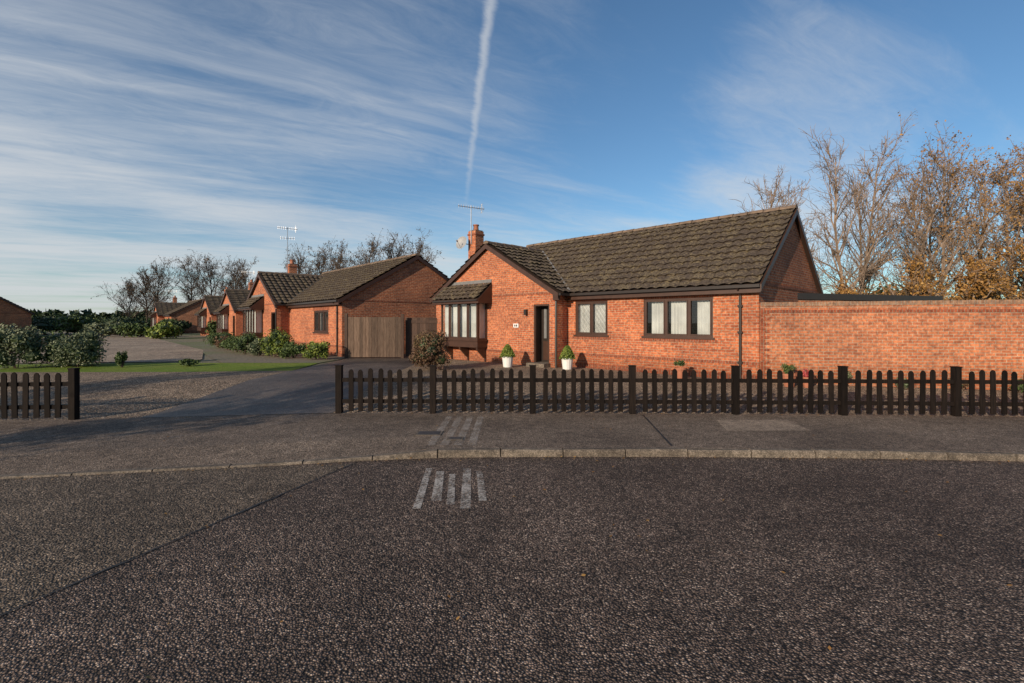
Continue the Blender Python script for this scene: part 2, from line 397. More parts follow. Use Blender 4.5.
    F.box(t,0.0,wu0-.04,-.09,.015,eave-.07,eave+.01,'gutter')
    F.box(t,-.0,wu0+.24,.051,vf+.01,eave-.20,eave-.18,'soffit')
    F.box(t,wu0-.09,wu0+.01,wv+.0,-.1,eave-.07,eave+.01,'gutter')
    F.box(t,wu1-.01,wu1+.09,wv+.0,D,eave-.07,eave+.01,'gutter')
    F.box(t,wu0+.01,wu0+.27,wv+.03,wvf-.02,eave-.22,eave-.03,'darkwood')
    F.box(t,wu1-.27,wu1-.01,wv+.03,wvf-.02,eave-.22,eave-.03,'darkwood')
    if hi:
        a=F.p(.55,vf-.05,GZ); b=F.p(.55,vf-.05,eave-.25); t.rod(a,b,.034,'gutter',8); t.rod(b,F.p(.55,-.04,eave-.05),.034,'gutter',8)
        for z in(.7,1.5,2.2): F.box(t,.49,.61,vf-.09,vf-.005,z,z+.05,'gutter')
        a=F.p(wu0+.16,wvf-.06,GZ); b=F.p(wu0+.16,wvf-.06,eave-.25); t.rod(a,b,.04,'gutter',8)
    t.build('rainwater_goods_and_bargeboards',e)
    fr,gl,cu=MB(),MB(),MB()
    for h in mainwins: window(fr,gl,cu,F,*h[:4],vf,panes=h[4],lattice=h[5],cover=h[6])
    for h in wingwins: window(fr,gl,cu,F,*h[:4],wvf,panes=h[4],lattice=h[5],cover=h[6])
    if bay:
        a,b=bay; pv=wvf-.52; z0,z1,zt=1.12,2.60,3.28
        F.box(fr,a,b,pv,wvf-.002,z0-.30,z0-.06,'darkwood')
        F.box(fr,a-.05,b+.05,pv-.05,wvf-.001,z0-.06,z0,'darkwood')
        t_=.055; n=4; W_=(b-a)/n
        F.box(fr,a,b,pv,pv+.06,z1-t_,z1,'darkwood'); F.box(fr,a,b,pv,pv+.06,z0+.001,z0+t_,'darkwood')
        for i in range(n+1):
            c=min(max(a+W_*i-t_/2,a),b-t_); F.box(fr,c,c+t_,pv-.003,pv+.062,z0+t_,z1-t_,'darkwood')
        for i in range(n):
            c0=a+W_*i+.035; c1=a+W_*(i+1)-.035
            F.box(fr,c0,c0+.03,pv-.008,pv+.03,z0+t_+.01,z1-t_-.01,'darkwood'); F.box(fr,c1-.03,c1,pv-.008,pv+.03,z0+t_+.01,z1-t_-.01,'darkwood')
            F.box(fr,c0+.03,c1-.03,pv-.008,pv+.03,z0+t_+.01,z0+t_+.04,'darkwood'); F.box(fr,c0+.03,c1-.03,pv-.008,pv+.03,z1-t_-.04,z1-t_-.01,'darkwood')
        pane(gl,F,a+.02,b-.02,pv+.038,z0+.02,z1-.02)
        for q in(a,b-.05):
            F.box(fr,q,q+.05,pv+.063,wvf-.003,z0+.001,z0+t_,'darkwood'); F.box(fr,q,q+.05,pv+.063,wvf-.003,z1-t_,z1,'darkwood')
            F.box(fr,q,q+.05,wvf-.06,wvf-.003,z0+t_,z1-t_,'darkwood')
            gl.face([F.p(q+.02,pv+.063,z0+.03),F.p(q+.02,wvf-.061,z0+.03),F.p(q+.02,wvf-.061,z1-.03),F.p(q+.02,pv+.063,z1-.03)],'glass')
        curtain(cu,F,a+.08,b-.08,z0+.02,z1-.02,pv+.14,.12,.03)
        for q in(a+.09,b-.1):
            cu.face([F.p(q,pv+.18,z0),F.p(q,wvf-.05,z0),F.p(q,wvf-.05,z1),F.p(q,pv+.18,z1)],'curtain')
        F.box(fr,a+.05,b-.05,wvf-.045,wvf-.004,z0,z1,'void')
        for q in(a+.06,(a+b)/2-.04,b-.14):
            fr.prism([F.p(q,wvf-.005,z0-.31),F.p(q,pv+.05,z0-.31),F.p(q,pv+.05,z0-.38),F.p(q,wvf-.1,z0-.72),F.p(q,wvf-.005,z0-.72)],F.A*.08,'darkwood')
            F.box(fr,q-.002,q+.082,wvf-.06,wvf-.004,z0-.85,z0-.305,'darkwood')
        rb=MB(); ra,rb_=a-.25,b+.25; P0=F.p(ra,pv-.22,z1+.06); S=(F.p(ra,wvf,zt)-P0); sl=S.length
        tiles(rb,P0,F.A,rb_-ra,S.normalized(),sl,per=.3,exp_=.26)
        F.box(rb,ra,rb_,pv-.20,pv-.17,z1-.09,z1+.03,'darkwood'); F.box(rb,ra,rb_,pv-.27,pv-.205,z1-.0,z1+.05,'gutter')
        for q,o in((ra-.001,-F.A),(rb_+.001,F.A)):
            rb.prism([F.p(q,pv-.2,z1+.05),F.p(q,wvf-.004,zt+.0),F.p(q,wvf-.004,z1-.09),F.p(q,pv-.2,z1-.09)],o*.02,'darkwood')
        F.box(rb,ra,rb_,pv-.169,wvf-.003,z1-.02,z1-.001,'soffit')
        F.box(rb,ra,rb_,wvf-.03,wvf-.002,zt+.04,zt+.16,'lead')
        rb.build('bay_window_roof',e)
    fr.build('window_frames',e); gl.build('window_glass',e); cu.build('curtains',e)
    if door:
        d=MB(); a,b,c,dd=door[:4]; rec=wvf+.40
        d.face([F.p(a,wvf+.12,c),F.p(a,rec,c),F.p(a,rec,dd),F.p(a,wvf+.12,dd)],'darkwood'); d.face([F.p(b,wvf+.12,c),F.p(b,rec,c),F.p(b,rec,dd),F.p(b,wvf+.12,dd)],'darkwood')
        d.face([F.p(a,wvf+.12,dd),F.p(b,wvf+.12,dd),F.p(b,rec,dd),F.p(a,rec,dd)],'soffit')
        F.box(d,a-.05,b+.05,wvf-.35,rec,GZ-.02,c+.012,'kerb')
        F.box(d,a,b,rec-.01,rec+.05,c,dd,'gutter')
        F.box(d,a-.0,a+.06,wvf+.02,wvf+.10,c,dd,'darkwood'); F.box(d,b-.06,b,wvf+.02,wvf+.10,c,dd,'darkwood'); F.box(d,a+.06,b-.06,wvf+.02,wvf+.10,dd-.06,dd,'darkwood')
        mid=(a+b)/2
        F.box(d,mid-.24,mid+.24,rec-.03,rec-.011,c+.08,c+.75,'darkwood')
        F.box(d,mid-.2,mid+.0,rec-.03,rec-.011,c+.95,dd-.2,'darkwood')
        F.box(d,mid+.08,mid+.2,rec-.035,rec-.011,c+.85,dd-.15,'lead')
        F.box(d,mid-.29,mid-.26,rec-.06,rec-.011,c+.95,c+1.08,'metal')
        d.build('front_door',e)
    if number:
        d=MB(); F.box(d,8.08,8.33,wvf-.02,wvf-.001,1.60,1.74,'upvc'); F.box(d,8.13,8.19,wvf-.024,wvf-.0205,1.63,1.71,'darkwood'); F.box(d,8.22,8.28,wvf-.024,wvf-.0205,1.63,1.71,'darkwood')
        F.box(d,7.62,7.72,wvf-.12,wvf-.001,2.05,2.25,'gutter'); d.build('house_number_and_wall_light',e)
    if chim:
        c=MB(); u,v,zt=chim
        F.box(c,u,u+.5,v,v+.5,3.0,zt-.4,'brick'); F.box(c,u-.03,u+.53,v-.03,v+.53,zt-.4,zt-.32,'soldier'); F.box(c,u,u+.5,v,v+.5,zt-.32,zt-.2,'brick')
        F.box(c,u+.03,u+.47,v+.03,v+.47,zt-.2,zt-.16,'kerb')
        c.lathe(F.p(u+.25,v+.25,zt-.16),[(.13,0),(.11,.2),(.14,.22),(.14,.27),(.09,.27),(.09,.1),(0,.1)],'terracotta')
        c.build('chimney',e)
        if aerial:
            t=MB(); p=F.p(u+.25,v-.04,0); zb=zt-.8; zA=zt+aerial
            t.rod(p+Z*zb,p+Z*zA,.022,'metal',6)
            bd=Vector((.94,.34,0)); 
            t.rod(p+Z*(zA-.06)-bd*.62,p+Z*(zA-.12)+bd*.62,.016,'metal',4)
            pd=Vector((-.34,.94,0))
            for i in range(11):
                q=p+Z*(zA-.06-.005*i)+bd*(-.58+i*.115); l=.11 if i<8 else .16
                t.rod(q-pd*l,q+pd*l,.009,'metal',3); 
                t.rod(q-Z*.09,q+Z*.09,.010,'metal',3)
            q=p+Z*(zA-.1)+bd*.5
            for s in(-.17,-.06,.06,.17): t.rod(q+Z*s-pd*.2,q+Z*s+pd*.2,.011,'metal',3)
            t.rod(q-Z*.22,q+Z*.22,.018,'metal',3)
            if aerial>1.5:
                zA-=.75
                t.rod(p+Z*zA-bd*.45,p+Z*zA+bd*.45,.014,'metal',4)
                for i in range(7):
                    q=p+Z*zA+bd*(-.42+i*.14); t.rod(q-pd*.12,q+pd*.12,.008,'metal',3); t.rod(q-Z*.1,q+Z*.1,.008,'metal',3)
            t.build('tv_aerial',e)
        if dish:
            t=MB(); p=F.p(u+.62,v-.25,zt-.75); d=Vector((-.55,-.8,.28)).normalized(); a=d.cross(Z).normalized(); c2=a.cross(d)
            vs=[p];f=[]; n=16
            for rr,dep in((.12,.012),(.24,.045),(.31,.08)):
                for i in range(n):
                    th=2*math.pi*i/n; vs.append(p+(a*math.cos(th)+c2*math.sin(th))*rr+d*dep)
            f=[(0,1+i,1+(i+1)%n) for i in range(n)]
            for j in range(2):
                for i in range(n): f.append((1+j*n+i,1+j*n+(i+1)%n,1+(j+1)*n+(i+1)%n,1+(j+1)*n+i))
            t.raw(vs,f,'dish'); t.rod(p-c2*.28,p+d*.35-c2*.05,.012,'metal',4); t.rod(p+d*.33-c2*.05,p+d*.42-c2*.04,.035,'metal',6); t.rod(p,F.p(u+.45,v+.05,zt-.8),.02,'metal',5)
            t.build('satellite_dish',e)
    if flat:
        t=MB(); P=[(8.9,15.3),(15.0,17.2),(14.0,20.5),(10.9,17.5)]
        t.prism([(x,y,GZ) for x,y in P],(0,0,2.25),'brick'); c=Vector((12.2,17.6,0))
        t.prism([Vector((x,y,2.505))+(Vector((x,y,0))-c)*.04 for x,y in P],(0,0,.2),'gutter'); t.build('flat_roof_extension',e)
    return e

A1=(-.714,.700);B1=(.700,.714)
bungalow('brick_bungalow',(6.33,12.5),A1,B1,11.0,3.23,2.76,5.22,6.12,13.28,-.585,4.80,
  [(1.29,3.42,1.36,2.50,3,False,.74),(4.72,6.02,1.36,2.50,2,True,.97)],[],(6.62,7.34,GZ+.12,2.42),(9.75,12.0),(12.45,1.3,6.15),.95,True,number=True,flat=True)
A2=(-.66,.75);B2=(.75,.66)
bungalow('brick_bungalow',(-7.67,21.6),A2,B2,12.5,4.0,2.77,5.08,7.1,13.9,-.6,4.68,
  [(1.7,3.6,1.3,2.36,3,True,.5)],[],(7.6,8.4,GZ+.12,2.35),(10.0,12.4),(13.3,2.0,5.9),2.3,hi=True)
for O,ae in(((-18.6,37.0),.9),((-27.2,47.6),None),((-46.5,66.5),.9)):
    bungalow('brick_bungalow',O,A2,B2,12.0,4.0,2.77,5.0,7.1,13.9,-.6,4.68,
     [(1.7,3.6,1.3,2.36,3,True,.5)],[],(7.6,8.4,GZ+.12,2.35),(10.0,12.4),(13.3,2.0,5.9),ae,hi=False)
bungalow('brick_bungalow',(-57.0,49),(-.98,.2),(.2,.98),12.0,4.0,2.77,4.9,7.6,13.9,-.6,4.6,
     [(1.7,3.6,1.3,2.36,3,False,.5)],[],None,None,(13.3,2.0,5.9),None,hi=False)

# ------------------------------------------------------------------ garden wall
def garden_wall():
    mb=MB(); p0=Vector((6.42,12.66,0)); p1=Vector((17.5,10.9,0)); d=(p1-p0); L=d.length; d.normalize(); n=Vector((-d.y,d.x,0))
    F=Fr(p0,d,n); h0,h1=2.20,2.27
    mb.prism([F.p(0,0,.0),F.p(L,0,.0),F.p(L,0,h1),F.p(0,0,h0)],n*.22,'brick_wall')
    # individual brick-on-edge coping
    x=0.0; i=0
    while x<L-.08:
        z=h0+(h1-h0)*x/L+random.uniform(-.003,.003)
        mb.prism([F.p(x+.004,-.012+random.uniform(-.003,.003),z),F.p(x+.071,-.012,z),F.p(x+.071,-.012,z+.105),F.p(x+.004,-.012,z+.105)],n*.245,'coping'); x+=.075
    mb.prism([F.p(0,-.004,h0),F.p(L,-.004,h1),F.p(L,-.004,h1+.095),F.p(0,-.004,h0+.095)],n*.23,'brick_wall')
    F.box(mb,.0,L,-.012,.0-.0005,h0-.16,h0-.09,'soldier')
    for i in range(26):
        z=GZ+.08*i
        if z+.07<h0: F.box(mb,0.0,.10 if i%2 else .21,-.014,-.001,z,z+.068,'soldier')
    mb.build('garden_wall')
garden_wall()

# ------------------------------------------------------------------ gates
def gates():
    e=empty('timber_gate'); mb=MB(); x=-7.0; y0,y1=20.9,20.95
    i=0
    while x<-4.75:
        w=.12; y=y0+ (0 if i%2 else .008); tz=2.02+random.uniform(-.015,.01)
        mb.prism([(x,y,GZ+.05),(x+w,y,GZ+.05),(x+w,y,tz),(x,y,tz)],(0,.02,0),'gatewood'); x+=w+.006; i+=1
    for z in(.5,1.15,1.8): mb.prism([(-7,y1,z),(-4.75,y1,z),(-4.75,y1,z+.1),(-7,y1,z+.1)],(0,.04,0),'gatewood')
    mb.build('boards',e)
    mb=MB(); x=-4.62; i=0
    while x<-3.15:
        w=.12; y=y0+.35+(0 if i%2 else .008)
        mb.prism([(x,y,GZ+.05),(x+w,y,GZ+.05),(x+w,y,1.98),(x,y,1.98)],(0,.02,0),'gatewood2'); x+=w+.006; i+=1
    mb.prism([(-4.62,y0+.33,1.75),(-3.1,y0+.33,1.75),(-3.1,y0+.33,1.87),(-4.62,y0+.33,1.87)],(0,.015,0),'gatewood2')
    mb.build('pedestrian_leaf',e)
    mb=MB()
    for x,y in((-7.14,20.88),(-4.74,20.9),(-3.1,21.2)): mb.prism([(x,y,GZ-.05),(x+.12,y,GZ-.05),(x+.12,y+.12,GZ-.05),(x,y+.12,GZ-.05)],(0,0,1.95),'gatewood2')
    mb.build('posts',e)
gates()

# ------------------------------------------------------------------ picket fences
def fence(name,posts,hgt=.88):
    mb=MB(); Z=Vector((0,0,1))
    for i,(x,y) in enumerate(posts):
        p=Vector((x,y,-.1)); w=.058
        mb.prism([p+Vector((-w,-w,0)),p+Vector((w,-w,0)),p+Vector((w,w,0)),p+Vector((-w,w,0))],Z*(hgt+.15),'fence')
        b=[p+Vector((sx*(w+.008),sy*(w+.008),hgt+.151)) for sx,sy in((-1,-1),(1,-1),(1,1),(-1,1))]
        mb.prism(b,Z*.018,'fence')
    for (x0,y0),(x1,y1) in zip(posts,posts[1:]):
        a=Vector((x0,y0,0)); b=Vector((x1,y1,0)); d=b-a; L=d.length; d.normalize(); n=Vector((d.y,-d.x,0))
        if n.y>0: n=-n
        for z in(.20,.62): mb.prism([a+d*.059+Z*z,b-d*.059+Z*z,b-d*.059+Z*(z+.075),a+d*.059+Z*(z+.075)],n*.035,'fence')
        k=int(round(L/.205))-1; st=(L-.11)/(k+1)
        for j in range(k):
            c=a+d*(.055+st*(j+1)+random.uniform(-.006,.006))+n*.036; w=.047; h=hgt+random.uniform(-.02,.014); l=random.uniform(-.012,.012)
            pts=[c-d*w+Z*.045,c+d*w+Z*.045,c+d*(w+l)+Z*(h-.05),c+d*(w*.55+l)+Z*(h-.012),c+d*l+Z*h,c-d*(w*.55-l)+Z*(h-.012),c-d*(w-l)+Z*(h-.05)]
            mb.prism(pts,n*.022,'fence')
    return mb.build(name)
fence('picket_fence',[(-3.42,9.70),(-1.56,9.68),(.41,9.66),(2.36,9.62),(4.36,9.56),(6.40,9.48),(8.50,9.38),(10.55,9.26),(12.6,9.1),(14.6,8.9)])
fence('picket_fence',[(-8.10,9.06),(-10.05,8.92),(-12.0,8.72),(-13.95,8.45)])
def fy(x):
    return float(np.interp(x,[-60,-30,-14,-8.1,-3.4,2.36,6.4,10.55,14.6,30,60],[2,6,8.45,9.06,9.7,9.62,9.48,9.26,8.9,6,2]))

# ------------------------------------------------------------------ ground sheets
def sheet(name,pts,off,k,cuts=(9.7,13.0),hf=H):
    bm=bmesh.new(); vs=[bm.verts.new((x,y,0)) for x,y in pts]; bm.faces.new(vs)
    for c in cuts: bmesh.ops.bisect_plane(bm,geom=bm.verts[:]+bm.edges[:]+bm.faces[:],plane_co=(0,c,0),plane_no=(0,1,0))
    bmesh.ops.triangulate(bm,faces=bm.faces[:])
    for v in bm.verts: v.co.z=hf(v.co.y)+off
    bmesh.ops.recalc_face_normals(bm,faces=bm.faces)
    if sum(f.normal.z for f in bm.faces)<0: bmesh.ops.reverse_faces(bm,faces=bm.faces)
    me=bpy.data.meshes.new(name); bm.to_mesh(me); bm.free(); me.materials.append(M[k])
    o=bpy.data.objects.new(name,me); COL.objects.link(o); return o
def gh(y): return -.15 if y<=9 else (.23 if y>=13 else -.15+.38*(y-9)/4)
sheet('ground',[(-900,-300),(900,-300),(900,1500),(-900,1500)],0,'soil',(9,13),gh)
sheet('road',[(-60,-40),(60,-40),(60,2.2),(30,4.8),(14,6.6),(7,7.1),(-1.9,7.1),(-6.2,6.2),(-20,5),(-60,3)],-.10,'road')
sheet('road_apron',[(-2.15,6.55),(-3.32,3.18),(-5.0,-1.6),(-8,-10),(-40,-10),(-40,3),(-20,3.6),(-10,5.1),(-6.14,5.95),(-3.98,6.33)],-.096,'road2')
mb=MB(); P=[(-2.13,6.55),(-2.75,4.75),(-3.30,3.18),(-4.98,-1.6)]; q=[]
for (x0,y0),(x1,y1) in zip(P,P[1:]):
    n=14
    for i in range(n): t=i/n; q.append((x0+(x1-x0)*t+random.uniform(-.012,.012),y0+(y1-y0)*t,random.uniform(.005,.016)))
for a,b in zip(q,q[1:]): mb.face([(a[0]-a[2],a[1],-.092),(a[0]+a[2],a[1],-.092),(b[0]+b[2],b[1],-.092),(b[0]-b[2],b[1],-.092)],'tar')
mb.build('tar_joint')

kp=np.array([(-40,.5),(-20,3.7),(-10,5.15),(-6.14,5.92),(-3.98,6.30),(-2.41,6.62),(-1.83,6.76),(-1.0,6.86),(-.17,6.90),(2.64,6.90),(5,6.82),(6.93,6.68),(9,6.4),(13,5.6),(22,3.2),(40,-3)])
xs=np.linspace(-40,40,801); ys=np.interp(xs,kp[:,0],kp[:,1]); ker=np.hanning(13); ker/=ker.sum(); yp=np.pad(ys,6,mode='edge'); ys=np.convolve(yp,ker,'valid')
def ky(x): return float(np.interp(x,xs,ys))
def kz(x): return float(np.interp(x,[-3.0,-2.0,-1.2],[-.078,-.068,-.005]))
mb=MB(); x=-16.0
while x<16:
    x1=x+.88; g=.008
    p=[(x+g,ky(x+g)),(x1-g,ky(x1-g))]; d=Vector((p[1][0]-p[0][0],p[1][1]-p[0][1],0)).normalized(); n=Vector((-d.y,d.x,0))
    j=random.uniform(-.006,.006)
    q0=Vector((p[0][0],p[0][1]+j,-.16)); q1=Vector((p[1][0],p[1][1]+j,-.16)); z0=kz(x)+.165+random.uniform(-.005,.005); z1=kz(x1)+.165+random.uniform(-.005,.005)
    def prof(q,z): return [q,q+Vector((0,0,z-.025)),q+n*.022+Vector((0,0,z)),q+n*.115+Vector((0,0,z)),q+n*.115]
    A_=prof(q0,z0);B_=prof(q1,z1); v=A_+B_; f=[(i,(i+1)%5,5+(i+1)%5,5+i) for i in range(5)]+[(0,1,2,3,4),(9,8,7,6,5)]
    mb.raw(v,f,'kerb'); x=x1
mb.build('kerb')
mb=MB(); X=np.linspace(-30,30,241)
for a,b in zip(X,X[1:]):
    a,b=float(a),float(b)
    ka,kb=ky(a)+.117,ky(b)+.117; za,zb=kz(a)+.002,kz(b)+.002
    mb.face([(a,ka,za),(b,kb,zb),(b,kb+.8,0),(a,ka+.8,0)],'pave'); mb.face([(a,ka+.8,0),(b,kb+.8,0),(b,fy(b),0),(a,fy(a),0)],'pave')
    mb.face([(a,ka,za),(b,kb,zb),(b,kb,-.2),(a,ka,-.2)],'pave')
mb.build('pavement')
sheet('pavement_repair_patch',[(3.55,8.1),(4.95,8.1),(5.05,9.0),(3.75,9.0)],.004,'patch')
sheet('pavement_joint',[(2.3,7.1),(2.33,7.1),(2.55,9.5),(2.52,9.5)],.004,'tar')
mb=MB()
for x0,y0,w,d in((-1.55,7.75,.42,.3),(-1.0,7.45,.25,.2)):
    mb.prism([(x0,y0,.003),(x0+w,y0,.003),(x0+w,y0+d,.003),(x0,y0+d,.003)],(0,0,.006),'kerb')
    mb.prism([(x0+.04,y0+.04,.0095),(x0+w-.04,y0+.04,.0095),(x0+w-.04,y0+d-.04,.0095),(x0+.04,y0+d-.04,.0095)],(0,0,.004),'iron')
mb.build('utility_cover')
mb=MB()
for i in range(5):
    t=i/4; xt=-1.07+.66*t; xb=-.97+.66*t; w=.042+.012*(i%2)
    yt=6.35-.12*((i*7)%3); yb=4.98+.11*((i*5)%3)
    mb.face([(xt-w,yt,-.0955),(xt+w*.8,yt,-.0955),(xb+w,yb,-.0955),(xb-w,yb,-.0955)],'sun_glint')
mb.build('painted_reflection_road')  # sunlight mirrored from the windows, laid on the asphalt as pale bars
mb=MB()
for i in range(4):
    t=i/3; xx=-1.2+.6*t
    mb.face([(xx-.05,7.15,.0045),(xx+.07,7.15,.0045),(xx+.07,9.3,.0045),(xx-.05,9.3,.0045)],'sun_glint_faint')
mb.build('painted_reflection_pavement')  # weaker bars of that window reflection, coloured onto the pavement

sheet('gravel_garden',[(-3.55,9.7),(-.5,9.67),(2.36,9.62),(6.4,9.48),(10.5,9.26),(17.5,8.6),(17.5,12.0),(8,14.0),(8,30),(-3.55,30)],.002,'gravel')
sheet('driveway',[(-7.0,9.2),(-3.55,9.7),(-3.55,30),(-7.0,30)],.004,'drive')
sheet('gravel_drive',[(-40,4.75),(-14,8.45),(-8.1,9.06),(-7.0,9.2),(-7.0,15.6),(-10,15.2),(-22,15.0),(-40,15)],.002,'gravel')
sheet('lawn',[(-40,15),(-22,15.0),(-10,15.2),(-7.0,15.6),(-7.3,18.5),(-12.5,18.6),(-20,17.6),(-40,17)],.002,'grass')
sheet('flower_bed',[(-7.3,18.5),(-7.0,21.8),(-18,33),(-21,32),(-12.5,20.5),(-11,18.6)],.004,'soil')
sheet('side_road',[(-80,18.5),(-40,17.6),(-20,18.2),(-12.6,19.2),(-12.9,20.4),(-17,27),(-30,42),(-55,72),(-66,72),(-42,42),(-80,36)],.006,'track')
sheet('lawn',[(-110,38),(-80,36.5),(-42,42.5),(-52,56),(-56,56),(-110,52)],.008,'grass')
sheet('back_garden_lawn',[(8.1,15),(60,12),(80,60),(8.1,60)],.002,'grass')

# ------------------------------------------------------------------ foliage
def leaves(mb,C,size,k,aspect=.55):
    n=len(C); a=rng.normal(size=(n,3)); a/=np.linalg.norm(a,axis=1)[:,None]; b=rng.normal(size=(n,3)); b-= (b*a).sum(1)[:,None]*a; b/=np.linalg.norm(b,axis=1)[:,None]
    s=size*rng.uniform(.6,1.3,(n,1)); a=a*s; b=b*s*aspect
    V=np.stack([C-a,C+b,C+a,C-b],1).reshape(-1,3); f=np.arange(4*n).reshape(-1,4); mb.raw(V,f,k)
def bush(name,x,y,z,rx,ry,rz,n,size,k,lumps=9,core=True,stem=True,parent=None):
    mb=MB(); lc=rng.normal(size=(lumps,3)); lc/=np.linalg.norm(lc,axis=1)[:,None]; lc[:,2]=rng.uniform(-.95,.95,lumps)
    lc=lc*rng.uniform(.35,.68,(lumps,1)); R=rng.uniform(.30,.5,lumps)
    idx=rng.integers(0,lumps,n); d=rng.normal(size=(n,3)); d/=np.linalg.norm(d,axis=1)[:,None]
    P=lc[idx]+d*(R[idx]*rng.uniform(.45,1.25,n)**.7)[:,None]
    P[:,2]=np.maximum(P[:,2],-.95); P=P*np.array([rx,ry,rz])+np.array([x,y,z+rz*.95])
    leaves(mb,P,size,k)
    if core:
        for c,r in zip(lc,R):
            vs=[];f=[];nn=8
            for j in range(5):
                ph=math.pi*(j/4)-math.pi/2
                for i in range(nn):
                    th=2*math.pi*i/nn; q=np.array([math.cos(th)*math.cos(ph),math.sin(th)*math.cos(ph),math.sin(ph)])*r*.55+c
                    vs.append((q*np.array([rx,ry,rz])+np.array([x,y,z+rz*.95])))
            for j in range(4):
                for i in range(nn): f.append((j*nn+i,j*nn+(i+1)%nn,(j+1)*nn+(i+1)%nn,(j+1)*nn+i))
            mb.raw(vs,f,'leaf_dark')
    if stem:
        for i in range(4): mb.rod((x+random.uniform(-.1,.1)*rx,y,z-.05),(x+random.uniform(-.5,.5)*rx,y+random.uniform(-.4,.4)*ry,z+rz),.02*max(1,rx),'bark_dark',4)
    return mb.build(name,parent,fix=False)

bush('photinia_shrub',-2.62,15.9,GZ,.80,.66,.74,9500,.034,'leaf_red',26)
def topiary(x,y):
    e=empty('potted_topiary'); mb=MB()
    mb.lathe((x,y,GZ),[(0,0),(.13,0),(.15,.02),(.19,.34),(.21,.34),(.21,.38),(.17,.38),(.16,.30),(0,.30)],'pot'); mb.build('pot',e)
    mb=MB(); n=1800; t=rng.uniform(0,1,n); th=rng.uniform(0,2*np.pi,n); r=(.22*(1-t)**.7+.02)*rng.uniform(.8,1.15,n)
    P=np.stack([x+r*np.cos(th),y+r*np.sin(th),GZ+.36+.42*t],1); leaves(mb,P,.03,'leaf_lime')
    mb.lathe((x,y,GZ+.36),[(.02,0),(.18,.04),(.13,.2),(.05,.36),(0,.4)],'leaf_green'); mb.rod((x,y,GZ+.3),(x,y,GZ+.6),.02,'bark',5); mb.build('foliage',e,fix=False)
topiary(-.15,16.75); topiary(1.80,15.95)
def plantpot(x,y,s,k):
    e=empty('potted_plant'); mb=MB(); z=H(y)
    mb.lathe((x,y,z),[(0,0),(.11*s,0),(.16*s,.28*s),(.18*s,.28*s),(.18*s,.33*s),(.15*s,.33*s),(.14*s,.27*s),(0,.27*s)],'terracotta'); mb.build('pot',e)
    bush('foliage',x,y,z+.27*s,.2*s,.2*s,.17*s,500,.022,k,6,True,False,e)
for x,y,s,k in((4.6,13.4,.9,'leaf_green'),(6.9,12.2,1.0,'leaf_green'),(7.3,12.1,.8,'flower')): plantpot(x,y,s,k)
for i in range(6):
    x=8.2+i*1.25; bush('border_plant',x,12.1-.15*(x-8),H(12.0-.15*(x-8)),.2+.1*random.random(),.2,.14+.08*random.random(),400,.03,random.choice(['leaf_green','leaf_olive','leaf_red']),6)
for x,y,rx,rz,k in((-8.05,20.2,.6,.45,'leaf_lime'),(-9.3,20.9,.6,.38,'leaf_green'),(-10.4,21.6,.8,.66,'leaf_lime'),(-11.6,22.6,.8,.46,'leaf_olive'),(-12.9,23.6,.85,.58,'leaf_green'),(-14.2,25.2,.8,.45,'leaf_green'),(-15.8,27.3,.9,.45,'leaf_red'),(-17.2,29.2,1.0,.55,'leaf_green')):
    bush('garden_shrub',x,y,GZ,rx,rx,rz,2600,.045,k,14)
for x,y,rx,rz,k in((-15.0,16.9,.85,.78,'leaf_olive'),(-16.6,16.4,.95,.84,'leaf_olive'),(-15.8,17.4,.9,.62,'leaf_green')):
    bush('olive_shrub',x,y,GZ,rx,rx,rz,4600,.045,k,24)
for x,y,rx,rz,k in((-13.3,16.7,.18,.32,'leaf_green'),(-11.3,17.2,.4,.14,'leaf_green')):
    bush('low_shrub',x,y,GZ,rx,rx,rz,900,.035,k,8)
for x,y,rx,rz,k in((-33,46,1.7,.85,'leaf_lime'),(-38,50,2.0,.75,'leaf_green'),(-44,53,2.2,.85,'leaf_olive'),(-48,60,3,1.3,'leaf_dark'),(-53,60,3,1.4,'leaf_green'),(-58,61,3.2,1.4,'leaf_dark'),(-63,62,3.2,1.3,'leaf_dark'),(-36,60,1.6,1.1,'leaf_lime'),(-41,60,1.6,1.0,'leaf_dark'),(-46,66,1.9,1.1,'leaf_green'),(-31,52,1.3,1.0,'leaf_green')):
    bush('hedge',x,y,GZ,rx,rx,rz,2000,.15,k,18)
def treeline(name,x0,y0,x1,y1,n,h,k,size,m=260):
    mb=MB()
    for i in range(n):
        t=(i+random.random())/n; x=x0+(x1-x0)*t; y=y0+(y1-y0)*t; hh=h*random.uniform(.6,1.15); r=hh*random.uniform(.45,.7)
        d=rng.normal(size=(m,3)); d/=np.linalg.norm(d,axis=1)[:,None]; P=d*rng.uniform(.5,1.05,(m,1))*np.array([r,r,hh*.5])+np.array([x,y,GZ+hh*.5]); P[:,2]=np.maximum(P[:,2],GZ)
        leaves(mb,P,size,k)
    return mb.build(name,None,fix=False)
treeline('distant_tree_line',-190,120,-40,150,46,4.8,'leaf_dark',.8,400)
treeline('distant_tree_line',-60,110,40,140,26,6,'leaf_dark',.9)
treeline('distant_tree_line',22,52,110,50,44,5.0,'leaf_orange',.24,700)
treeline('distant_tree_line',22,50,110,46,40,3.8,'leaf_olive',.24,600)
treeline('distant_tree_line',20,66,130,62,34,6,'leaf_dark',.5)
treeline('distant_tree_line',-34,74,-16,72,9,7.0,'leaf_dark',.35,500)

